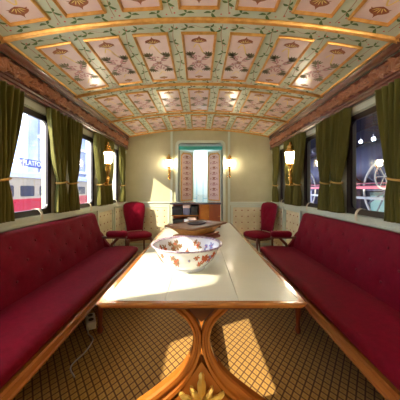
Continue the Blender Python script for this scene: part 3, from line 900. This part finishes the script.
# thin dark seams visible between strips come from the bed below
m = MB(); m.box(-.30, .30, -hy+.12, hy-.12, TZ-.085, TZ-.0265); m.build('apron', M['dark_wood'], t)
def pedestal(yl):
    pd = MB()
    for sx in (-1, 1):
        path = cr([(sx*.150, 0, .720), (sx*.118, 0, .66), (sx*.058, 0, .600), (sx*.025, 0, .53), (sx*.0245, 0, .45), (sx*.046, 0, .38), (sx*.088, 0, .31), (sx*.15, 0, .245), (sx*.235, 0, .175), (sx*.34, 0, .10), (sx*.43, 0, .045), (sx*.48, 0, .032)], 7)
        N_ = len(path); fr = []
        for i, p in enumerate(path):
            tn = (path[min(i+1, N_-1)]-path[max(i-1, 0)]).normalized(); nr = Vector((tn.z, 0, -tn.x))
            if sx > 0: nr = -nr
            q = i/(N_-1); sc = .66+.55*sstep(.3, .75, q)
            fr.append((p+Vector((0, yl, 0)), nr*sc, Vector((0, 1, 0))))
        w_, d_ = .034, .035
        sect = [(-w_, -d_*.6), (-w_*.8, -d_), (-w_*.35, -d_*1.02), (-w_*.18, -d_*.72), (w_*.18, -d_*.72), (w_*.35, -d_*1.02), (w_*.8, -d_), (w_, -d_*.6),
                (w_, d_*.6), (w_*.8, d_), (w_*.35, d_*1.02), (w_*.18, d_*.72), (-w_*.18, d_*.72), (-w_*.35, d_*1.02), (-w_*.8, d_), (-w_, d_*.6)]
        pd.sweep(sect, fr)
    o = pd.build('pedestal', M['leg_wood'], t)
    b = MB(); b.prism([(-.12, .725), (-.05, .62), (0, .58), (.05, .62), (.12, .725)], lambda x, z, d: (x, d, z), yl-.02, yl+.02)
    b.build('gap_shade_wedge', M['dark_wood'], t)  # dark wedge stands in for the shadow between the pedestal arms
    g = MB()
    def leaf3(bx, bz, ang, L, W, lift=.02):
        ca, sa = math.cos(ang), math.sin(ang); nseg = 8; rows = []
        vs = []
        for k in range(nseg+1):
            q = k/nseg; w2 = W*math.sin(PI*(q*.93+.04))**.7*(1+.22*math.cos(q*22)); z_ = lift*math.sin(PI*q)
            for e, dz in ((-1, 0), (0, .012), (1, 0)):
                a = q*L; b_ = e*w2/2
                vs.append((bx+a*ca-b_*sa, yl-.035-z_-dz, bz+a*sa+b_*ca))
        base = len(vs)
        for k in range(nseg+1):
            for e in (0, 1, 2): x, y, z = vs[3*k+e]; vs.append((x, y+.012, z))
        fs = []
        for k in range(nseg):
            for e in (0, 1):
                a = 3*k+e; fs.append((a, a+1, a+4, a+3)); fs.append((base+a, base+a+3, base+a+4, base+a+1))
            for e in (0, 2): a = 3*k+e; fs.append((a, a+3, base+a+3, base+a))
        g.add(vs, fs, False)
    leaf3(0, .20, PI/2, .135, .042)
    for sx in (-1, 1):
        a0 = PI/2-sx*.62; leaf3(sx*.008, .195, a0, .085, .03)
        a0 = PI/2-sx*1.12; leaf3(sx*.01, .18, a0, .115, .036)
        a0 = PI/2-sx*1.62; leaf3(sx*.01, .165, a0, .14, .038)
        leaf3(sx*.01, .14, PI/2-sx*2.2, .10, .034)
        leaf3(sx*.005, .12, PI/2-sx*2.8, .09, .03)
    g.ball((0, yl-.05, .175), .022, 10, 1, .8, 1)
    go = g.build('gilt_ornament', M['acanthus'], o); 
    s_ = MB(); s_.prism([(-.30, .035), (-.22, .12), (-.12, .21), (0, .385), (.12, .21), (.22, .12), (.30, .035)], lambda x, z, d: (x, d, z), yl-.03, yl+.03)
    s_.build('centre_block', M['leg_wood'], t)
pedestal(1.215-ty); pedestal(3.25-ty)
m = MB(); m.box(-.03, .03, 1.24-ty, 3.22-ty, .08, .14); m.build('stretcher', M['leg_wood'], t)

# ------------------------------------------------------------------ porcelain bowl
b = thing('porcelain_bowl', 'large white porcelain bowl painted with red flowers and butterflies', 'bowl', (-.078, 1.525, TZ))
prof_out = [(.118, 0), (.118, .012), (.112, .014), (.140, .03), (.172, .06), (.192, .095), (.205, .125), (.218, .145), (.229, .153)]
prof_in = [(.226, .157), (.213, .150), (.199, .128), (.186, .097), (.165, .064), (.132, .034), (.08, .020), (.001, .016)]
m = MB(); m.lathe([(.10, .004), (.105, 0)]+prof_out+prof_in, n=56, cap=True)
def surf(prof, th, q, off):
    Q = q*(len(prof)-1); k = min(int(Q), len(prof)-2); f_ = Q-k
    r = prof[k][0]*(1-f_)+prof[k+1][0]*f_; z = prof[k][1]*(1-f_)+prof[k+1][1]*f_
    dr, dz = prof[k+1][0]-prof[k][0], prof[k+1][1]-prof[k][1]; l = math.hypot(dr, dz)
    nr, nz = dz/l, -dr/l
    return ((r+nr*off)*math.cos(th), (r+nr*off)*math.sin(th), z+nz*off)
OUT = prof_out[3:8]; 
def painter(prof, th0, q0, scale, qs):
    return lambda a, b_: surf(prof, th0+a/.19, max(0.02, min(.98, q0+b_*qs)), -.0015 if prof is INN else .0012)
def flower(prof, th, q, m_ids, size, qs):
    P = painter(prof, th, q, 1, qs)
    for k in range(6):
        a = k*PI/3+random.uniform(-.3, .3)
        add_leaf(m, P, 0, 0, a, size*random.uniform(.7, 1.2), size*.5, random.choice(m_ids), .15)
    add_dot(m, P, 0, 0, size*.25, 1)
INN = prof_in[1:6][::-1]
for th, q, ids, sz in ((-2.35, .62, (1, 2), .022), (-1.25, .62, (2, 1), .020), (-.6, .6, (1, 1), .03), (-2.55, .35, (1, 1), .024), (-1.88, .38, (2, 1), .024), (-.95, .55, (1, 1, 2), .036), (-.75, .45, (1, 3), .026), (-1.1, .3, (1, 2), .024), (-2.7, .5, (1, 1), .03), (-2.95, .3, (1, 2), .025), (-1.95, .6, (2, 2), .020), (-1.82, .5, (1, 2), .016), (-1.45, .5, (3, 2), .01), (.3, .5, (1, 2), .03), (1.6, .5, (1, 2), .03), (2.4, .5, (3, 2), .02)):
    flower(OUT, th, q, ids, sz, 9)
for th, q, ids, sz in ((2.3, .62, (2, 2), .024), (1.9, .45, (2, 2), .020), (1.3, .62, (2, 2, 1), .024), (.8, .5, (3, 3), .022), (2.6, .5, (1, 2), .026), (2.05, .55, (2, 2, 1), .036), (2.2, .4, (2, 2), .028), (1.15, .5, (2, 1, 2), .030), (.55, .6, (3, 3), .026), (2.8, .6, (2, 1), .022), (1.6, .2, (1, 2), .018), (.2, .5, (2, 1), .02), (-1.2, .5, (1, 2), .03), (-2.2, .5, (2, 2), .025)):
    flower(INN, th, q, ids, sz, 9)
m.cur = 4
m.lathe([(.2095, .1475), (.2135, .1508), (.2265, .1580), (.2305, .1535), (.2195, .1448)], n=56, cap=False)
m.build('bowl', [M['porcelain'], M['p_red'], M['p_brown'], M['p_blue'], M['p_rim']], b)

# ------------------------------------------------------------------ carved wooden stand on the table
b = thing('carved_wooden_stand', 'low varnished wooden stand with flared rim, between the bowl and the cabinet', 'stand', (-.02, 2.40, TZ), math.radians(52))
def stepped(mb, levels, cx=0, cy=0):
    vs = []; 
    for hx, hy_, z, r in levels: vs += [(x, y, z) for x, y in rr2(hx, hy_, r, 3)]
    nn = len(rr2(1, 1, .1, 3))
    fs = [(l*nn+k, l*nn+(k+1) % nn, (l+1)*nn+(k+1) % nn, (l+1)*nn+k) for l in range(len(levels)-1) for k in range(nn)]
    fs += [list(range(nn))[::-1], [(len(levels)-1)*nn+k for k in range(nn)]]
    mb.add(vs, fs, False)
m = MB(); stepped(m, [(.27, .16, 0, .03), (.27, .16, .018, .03), (.255, .145, .024, .03), (.25, .14, .034, .03), (.262, .152, .040, .03), (.262, .152, .050, .03), (.23, .12, .058, .03)])
m.build('stepped_base', M['red_wood'], b)
m = MB(); stepped(m, [(.22, .11, .056, .06), (.235, .125, .075, .06), (.275, .16, .105, .06), (.315, .195, .130, .05)]); m.build('flared_body', M['gold'], b)
m = MB(); stepped(m, [(.325, .205, .128, .03), (.335, .212, .134, .03), (.335, .212, .144, .03), (.31, .19, .148, .03), (.30, .18, .142, .03)]); m.build('top_rim', noisy(mat('satin_walnut', (.2, .08, .03), .5), (.16, .06, .025), (.27, .12, .05), 9), b)
m = MB(); m.lathe([(.001, .142), (.07, .142), (.085, .145), (.09, .152), (.08, .155), (.072, .149), (.001, .147)], 0, 0, 28, sx=1.5); m.build('oval_inset', mat('dark_inset', (.05, .015, .01), .6), b)
b.scale = (.88, .88, 1.05)
# wooden cabinet at the far end of the table
cb = thing('wooden_cabinet', 'small mahogany cabinet with glossy top at the far end of the table', 'cabinet', (-.02, 3.18, TZ))
H_ = .325
m = MB(); m.rbox(-.36, .31, -.13, .13, H_-.022, H_, .006); m.build('glossy_top', mat('glossy_dark_top', (.09, .07, .10), .08, coat=1), cb)
m = MB(); m.box(.285, .30, -.12, .12, 0, H_-.02); m.box(.02, .035, -.12, .12, 0, H_-.02); m.box(.02, .30, .105, .12, 0, H_-.02); m.box(-.34, .30, -.12, .12, 0, .02)
m.box(-.34, .02, .105, .12, 0, H_-.02); m.build('body', M['red_wood'], cb)
for xa, xb, mm in ((.037, .152, M['wood']), (.156, .286, M['red_wood'])):
    d = MB(); d.box(xa, xb, -.128, -.112, .022, H_-.024); d.box(xa+.015, xb-.015, -.132, -.128, .04, H_-.042); do = d.build('door', mm, cb)
    k = MB(); k.ball((xb-.008, -.138, .15), .006, 8); k.build('knob', M['brass'], do)
m = MB(); m.box(-.34, .02, -.11, .105, .15, .162); m.build('shelf', M['wood'], cb)
m = MB(); m.box(-.345, -.335, -.12, .12, 0, H_-.02); m.build('side_panel', M['glass'], cb)
items = [(-.265, .162, .065, .11, M['black'], 'black lacquered box on the upper shelf of the small cabinet, left side'),
         (-.14, .162, .045, .13, M['bluegrey'], 'violet grey box on the upper shelf of the small cabinet, middle'),
         (-.04, .162, .045, .12, M['black'], 'black box on the upper shelf of the small cabinet, beside the doors'),
         (-.26, .02, .065, .09, M['black'], 'black box on the lower shelf of the small cabinet, left side'),
         (-.07, .02, .055, .11, M['bluegrey'], 'violet grey box on the lower shelf of the small cabinet, beside the doors')]
for x, z, w_, h_, mm, lab in items:
    bt = thing('lidded_box', lab, 'box', (-.02+x, 3.12, TZ+z), random.uniform(-.2, .2), 'boxes in the small cabinet')
    m = MB(); m.rbox(-w_, w_, -.04, .04, 0, h_*.7, .004); m.build('box_body', mm, bt)
    m = MB(); m.rbox(-w_-.003, w_+.003, -.044, .044, h_*.7, h_, .006); m.build('lid', M['pink'] if mm is M['bluegrey'] else mm, bt)
cupo = MB(); cupo.lathe([(.018, 0), (.022, .005), (.012, .012), (.012, .03), (.03, .05), (.034, .09), (.031, .09), (.026, .052), (.002, .045)], n=18)
o = cupo.build('white_cup', M['porcelain']); o.location = (-.165, 3.07, TZ+.02); tag(o, 'small white porcelain cup on the lower shelf of the cabinet', 'cup')

# ------------------------------------------------------------------ power adaptor under the left sofa
t = thing('power_socket_box', 'white socket box on the carpet under the left sofa', 'socket box', (-1.00, 2.17, 0), .5)
m = MB(); m.rbox(-.04, .04, -.09, .09, 0, .07, .01); m.build('housing', M['plastic'], t)
for k in (-1, 1):
    m = MB(); m.lathe([(.022, .069), (.022, .074), (.017, .074), (.015, .071)], 0, k*.042, 16); m.build('socket', M['black'], t)
m = MB(); m.tube(cr([(-.02, -.09, .03), (-.03, -.15, .012), (.0, -.25, .008), (-.06, -.38, .008), (-.16, -.5, .008), (-.14, -.62, .008)], 6), .005, 8); m.build('cable', M['cable'], t)

# ------------------------------------------------------------------ outside, left: bright hall, platform, train, sign
m = MB(); m.box(-26, -1.75, -14, 40, -1.15, -1.1); m.build('floor_platform', mat('platform_paving', (.55, .55, .56), .7), kind='structure')
tr = thing('railway_carriage', 'cream and red railway carriage outside the left windows', 'railway carriage', (-6.5, 9, -1.1))
L_ = 14
m = MB(); m.box(-1.2, 0, -6, 10, 1.99, 2.78); m.build('upper_body', mat('cream_coachwork', (.36, .29, .20), .4), tr)
m = MB(); m.box(-1.2, 0, -6, 10, 1.35, 1.99); m.build('lower_body', mat('red_coachwork', (.42, .008, .03), .35), tr)
m = MB(); m.prism([(-1.25, 2.78), (.05, 2.78), (-.05, 2.95), (-.3, 3.05), (-.9, 3.05), (-1.2, 2.95)], lambda a, b_, d: (a, d, b_), -6.1, 10.1); m.build('roof', mat('blue_grey_roof', (.28, .32, .42), .5), tr)
m = MB(); m.box(-1.22, .03, -6.05, 10.05, 1.2, 1.35); m.build('footboard', M['white'], tr)
cw = mat('coach_window_glass', (.05, .05, .07), .25)
for k in range(15):
    m = MB(); y = -5.6+k*1.03; m.prism(rrect(y, y+.72, 2.08, 2.48, .06, 3), lambda a, b_, d: (d, a, b_), -.02, .012); m.build('window', cw, tr)
for k in (-5, -3.5, 3, 4.5, 8.5):
    m = MB(); m.lathe([(.42, -.06), (.42, .06)], n=20); w_ = m.build('wheel', M['black'], tr); w_.rotation_euler = (0, PI/2, 0); w_.location = (-.25, k, .42)
m = MB(); m.box(-1.0, -.2, -5.6, 9.6, .75, 1.2); m.build('underframe', M['black'], tr)
# sign
sg = thing('platform_sign', 'blue platform sign with white lettering outside the left window', 'sign', (-8.0, 11.5, -1.1))
m = MB(); m.box(-.05, 0, -.98, .98, 3.40, 3.76); m.build('board', mat('blue_sign_board', (.06, .075, .30), .4), sg)
cu = bpy.data.curves.new('txt', 'FONT'); cu.body = 'PLATFORM'; cu.size = .34; cu.extrude = .004; cu.align_x = 'CENTER'; cu.align_y = 'CENTER'
to = bpy.data.objects.new('tmp_text', cu); C.objects.link(to)
dg = bpy.context.evaluated_depsgraph_get(); me = bpy.data.meshes.new_from_object(to.evaluated_get(dg))
bpy.data.objects.remove(to); me.materials.clear(); me.materials.append(M['white'])
lo = bpy.data.objects.new('lettering', me); C.objects.link(lo); lo.parent = sg; lo.rotation_euler = (PI/2, 0, PI/2); lo.location = (.006, 0, 3.575)
for k in (-.8, .8):
    m = MB(); m.tube([(-.025, k, 0), (-.025, k, 3.42)], .035, 10); m.build('post', M['white'], sg)
# blue backdrop with painted cloud reflections and pale station building further along
gb = thing('blue_backdrop', 'tall blue backdrop with painted cloud reflections outside the middle left window', 'building', (-9.6, 19.5, -1.1))
m = MB(); m.box(-.6, 0, -5.5, 3.2, 0, 9.5); m.build('wall', noisy(mat('blue_cloud_backdrop', (.08, .13, .4), .4), (.035, .06, .22), (.30, .36, .46), .6, detail=3), gb)  # cloud reflections mottled into the backdrop's colour
for z in (2.2, 3.6, 5.4):
    m = MB(); m.box(0, .12, -5.5, 3.2, z, z+.16); m.build('ledge', M['white'], gb)
for k in range(5):
    m = MB(); m.box(0, .06, -5.3+k*1.9, -5.2+k*1.9, 0, 9.5); m.build('mullion', M['white'], gb)
fb = thing('station_building', 'pale station facade with grey windows outside the far left window', 'building', (-9.6, 26, -1.1))
m = MB(); m.box(-.6, 0, -3.2, 14, 0, 8.6); m.build('wall', mat('pale_facade', (.24, .25, .31), .6), fb)
fwm = mat('facade_window', (.03, .035, .07), .3)
for j in range(6):
    for k in range(7):
        m = MB(); m.box(-.02, .03, -2.7+k*2.3, -1.4+k*2.3, .8+j*1.3, 1.6+j*1.3); m.build('window', fwm, fb)
lp = thing('platform_lamp_post', 'white lamp post on the platform outside the second left window', 'lamp post', (-5.2, 12.8, -1.1))
m = MB(); m.lathe([(.09, 0), (.09, .3), (.05, .35), (.04, 3.6)], n=10); m.build('post', M['bluegrey'], lp)
m = MB(); m.tube([(0, -.5, 3.5), (0, .5, 3.5)], .03, 8); m.build('cross_arm', M['bluegrey'], lp)
m = MB(); m.lathe([(.06, 3.6), (.2, 3.75), (.22, 4.0), (.1, 4.15)], n=12); m.build('lantern', M['white'], lp)

# ------------------------------------------------------------------ outside, right: dark museum hall with a locomotive
hm = mat('dark_hall_wall', (.035, .03, .07), .7)
m = MB(); m.box(11, 11.2, -8, 40, -1.2, 5.4); m.build('wall_hall_far', hm, kind='structure')
m = MB(); m.box(1.60, 11.2, -8, 40, 5.2, 5.4); m.build('ceiling_hall', hm, kind='structure')
m = MB(); m.box(1.60, 1.7, -8, 40, 2.36, 5.4); m.build('wall_hall_added_blocker', hm, kind='structure')  # unseen partition added above the carriage to keep outside light out of the hall
m = MB(); m.box(1.60, 11.2, -8, 40, -1.2, -1.1); m.build('floor_hall', mat('dark_hall_floor', (.08, .07, .12), .3), kind='structure')
m = MB(); m.box(1.6, 11.2, -8.2, -8, -1.2, 5.4); m.build('wall_hall_front', hm, kind='structure')
m = MB(); m.box(1.6, 11.2, 40, 40.2, -1.2, 5.4); m.build('wall_hall_back', hm, kind='structure')
lc = thing('steam_locomotive', 'dark steam locomotive with pale rimmed wheels outside the right windows', 'locomotive', (4.6, 8.5, -.32))
m = MB(); m.box(-.3, 1.4, -4.4, 6.2, -.78, .80); m.build('display_plinth', M['black'], lc)
m = MB(); m.lathe([(.55, -4), (.62, -3.95), (.62, 3.2), (.5, 3.25)], n=28); o = m.build('boiler', M['bluegrey'], lc); o.rotation_euler = (PI/2, 0, 0); o.location = (.5, 0, 2.35)
for k, bz in enumerate((-3, -1.5, 0, 1.5, 3)):
    m = MB(); m.lathe([(.635, -.03), (.635, .03)], n=28); o = m.build('boiler_band', M['brass'], lc); o.rotation_euler = (PI/2, 0, 0); o.location = (.5, bz, 2.35)
pink = mat('red_running_board', (.7, .16, .22), .35)
m = MB(); m.box(-.35, 1.5, -4.2, 6, 1.58, 1.66); m.box(-.37, -.34, -4.2, 6, 1.70, 1.73); m.build('running_board', pink, lc)
rimm = mat('pale_wheel_rim', (.85, .8, .7), .3)
for k in (-3.1, -1.2, .9, 2.9):
    m = MB(); N_ = 40
    m.tube([(-.3, .72*math.cos(2*PI*i/N_), .72*math.sin(2*PI*i/N_)) for i in range(N_)], .028, 8, closed=True)
    w_ = m.build('wheel_rim', rimm, lc); w_.location = (0, k, 1.55)
    m = MB()
    for i in range(12):
        a = 2*PI*i/12; m.tube([(-.28, .06*math.cos(a), .06*math.sin(a)), (-.28, .7*math.cos(a), .7*math.sin(a))], .018, 6)
    m.build('spokes', M['bluegrey'], w_)
hw_ = MB(); hw_.tube([(-.42, .28*math.cos(2*PI*i/28), .28*math.sin(2*PI*i/28)) for i in range(28)], .018, 8, closed=True)
for i in range(6): hw_.tube([(-.42, 0, 0), (-.42, .28*math.cos(PI*i/3), .28*math.sin(PI*i/3))], .010, 6)
hw_.tube([(-.42, 0, 0), (0.1, 0, 0)], .02, 6)
o = hw_.build('hand_wheel', rimm, lc); o.location = (0, -3.2, 1.86)
m = MB(); m.tube([(-.36, -3.1, 1.35), (-.36, 2.9, 1.35)], .035, 8); m.build('coupling_rod', M['white'], lc)
m = MB(); m.lathe([(.14, 2.9), (.12, 3.4), (.2, 3.6), (.18, 3.65)], .5, -3.2, 16); m.build('chimney', M['black'], lc)
m = MB(); m.lathe([(.22, 2.9), (.22, 3.1), (.12, 3.25), (.02, 3.3)], .5, 0, 16); m.build('dome', M['brass'], lc)
m = MB(); m.box(-.2, 1.3, 3.4, 5.6, 1.66, 3.3); m.box(-.3, 1.4, 3.2, 5.8, 3.3, 3.4); cab = m.build('cab', mat('pale_violet_cab', (.36, .33, .48), .4), lc)
for k in (3.6, 4.6):
    m = MB(); m.box(-.22, -.19, k, k+.7, 2.4, 3.0); m.build('window', mat('cab_glass', (.1, .35, .4), .1), cab)
# hall railing and lamps
rl = thing('hall_railing', 'pale railing on the hall floor outside the right windows', 'railing', (3.2, 9, -1.1))
for z in (1.1, 1.45, 1.8):
    m = MB(); m.tube([(0, -7, z), (0, 12, z)], .022, 6); m.build('rail', pink if z > 1.7 else M['white'], rl)
for k in range(13):
    m = MB(); m.tube([(0, -7+k*1.55, 0), (0, -7+k*1.55, 1.82)], .025, 6); m.build('post', M['bluegrey'], rl)
hl = mat('lit_hall_lamp', (1, 1, 1), .3, emit=(.75, .78, 1), estr=150)
for i, (x, y, z, lab) in enumerate(((7.5, 10.9, 3.45, 'seen through the nearest right window, left one'), (6.5, 8.75, 3.12, 'seen through the nearest right window, larger right one'), (7.5, 15.5, 3.6, 'seen through the middle right window'), (8.5, 24, 3.2, 'seen through the far right window'), (6.0, 12.0, 3.9, 'high above the locomotive cab'))):
    t = thing('pendant_lamp', 'small bright hall pendant lamp %s' % lab, 'pendant lamp', (x, y, z), 0, 'hall pendant lamps')
    m = MB(); m.ball((0, 0, 0), .065, 12); m.build('bulb', hl, t)
    m = MB(); m.tube([(0, 0, .06), (0, 0, 5.2-z)], .012, 6); m.build('cord', M['black'], t)
for k, (y, h_, w_) in enumerate(((7.4, 2.6, .5), (10.2, 2.2, .8), (13.5, 2.9, .7), (17.5, 2.4, .9), (22, 2.7, 1.0))):
    nm_ = ['narrow display case', 'low display case', 'tall display case', 'wide display case', 'farthest display case'][k]
    t = thing('display_case', 'dim violet %s on the hall floor behind the locomotive' % nm_, 'display case', (8.4, y, -1.1))
    m = MB(); m.box(-.4, .4, -w_, w_, 0, h_); m.build('cabinet', mat('case_paint_%d' % k, [(.25, .22, .4), (.1, .3, .32), (.32, .25, .35), (.18, .2, .4), (.3, .3, .45)][k], .4), t)
    m = MB(); m.box(-.42, -.40, -w_+.08, w_-.08, h_*.45, h_-.15); m.build('glass_front', mat('lit_case_%d' % k, (.4, .4, .5), .2, emit=[(.5, .45, .8), (.2, .6, .6), (.8, .6, .7), (.5, .5, .9), (.6, .6, .9)][k], estr=.5), t)

# ------------------------------------------------------------------ light, world, camera
S = bpy.data.lights.new('hall_floodlight', 'POINT'); S.energy = 10000; S.shadow_soft_size = .06; S.color = (1, .88, .66)
so = bpy.data.objects.new('hall_floodlight', S); C.objects.link(so); so.location = (-6.7, -1.25, 5.65)
wd = bpy.data.worlds.new('world'); scene.world = wd; wd.use_nodes = True
nt = wd.node_tree; bg = nt.nodes['Background']
tc = nt.nodes.new('ShaderNodeTexCoord'); ns = nt.nodes.new('ShaderNodeTexNoise'); ns.inputs['Scale'].default_value = 3; ns.inputs['Detail'].default_value = 5
rp = nt.nodes.new('ShaderNodeValToRGB'); rp.color_ramp.elements[0].position = .40; rp.color_ramp.elements[1].position = .6
rp.color_ramp.elements[0].color = (.32, .48, .9, 1); rp.color_ramp.elements[1].color = (.9, .94, 1, 1)
nt.links.new(tc.outputs['Generated'], ns.inputs['Vector']); nt.links.new(ns.outputs['Fac'], rp.inputs[0]); nt.links.new(rp.outputs[0], bg.inputs[0])
bg.inputs[1].default_value = 4.5
cam = bpy.data.cameras.new('camera'); co = bpy.data.objects.new('camera', cam); C.objects.link(co)
co.location = (0, 0, 1.256); co.rotation_euler = (PI/2, 0, 0)
cam.sensor_width = 36; cam.lens = 235/400*36; cam.shift_x = .0025; cam.shift_y = -.0275; cam.clip_start = .05
scene.camera = co
vs_ = scene.view_settings; vs_.view_transform = 'Standard'; vs_.look = 'None'; vs_.gamma = 1; vs_.exposure = .42
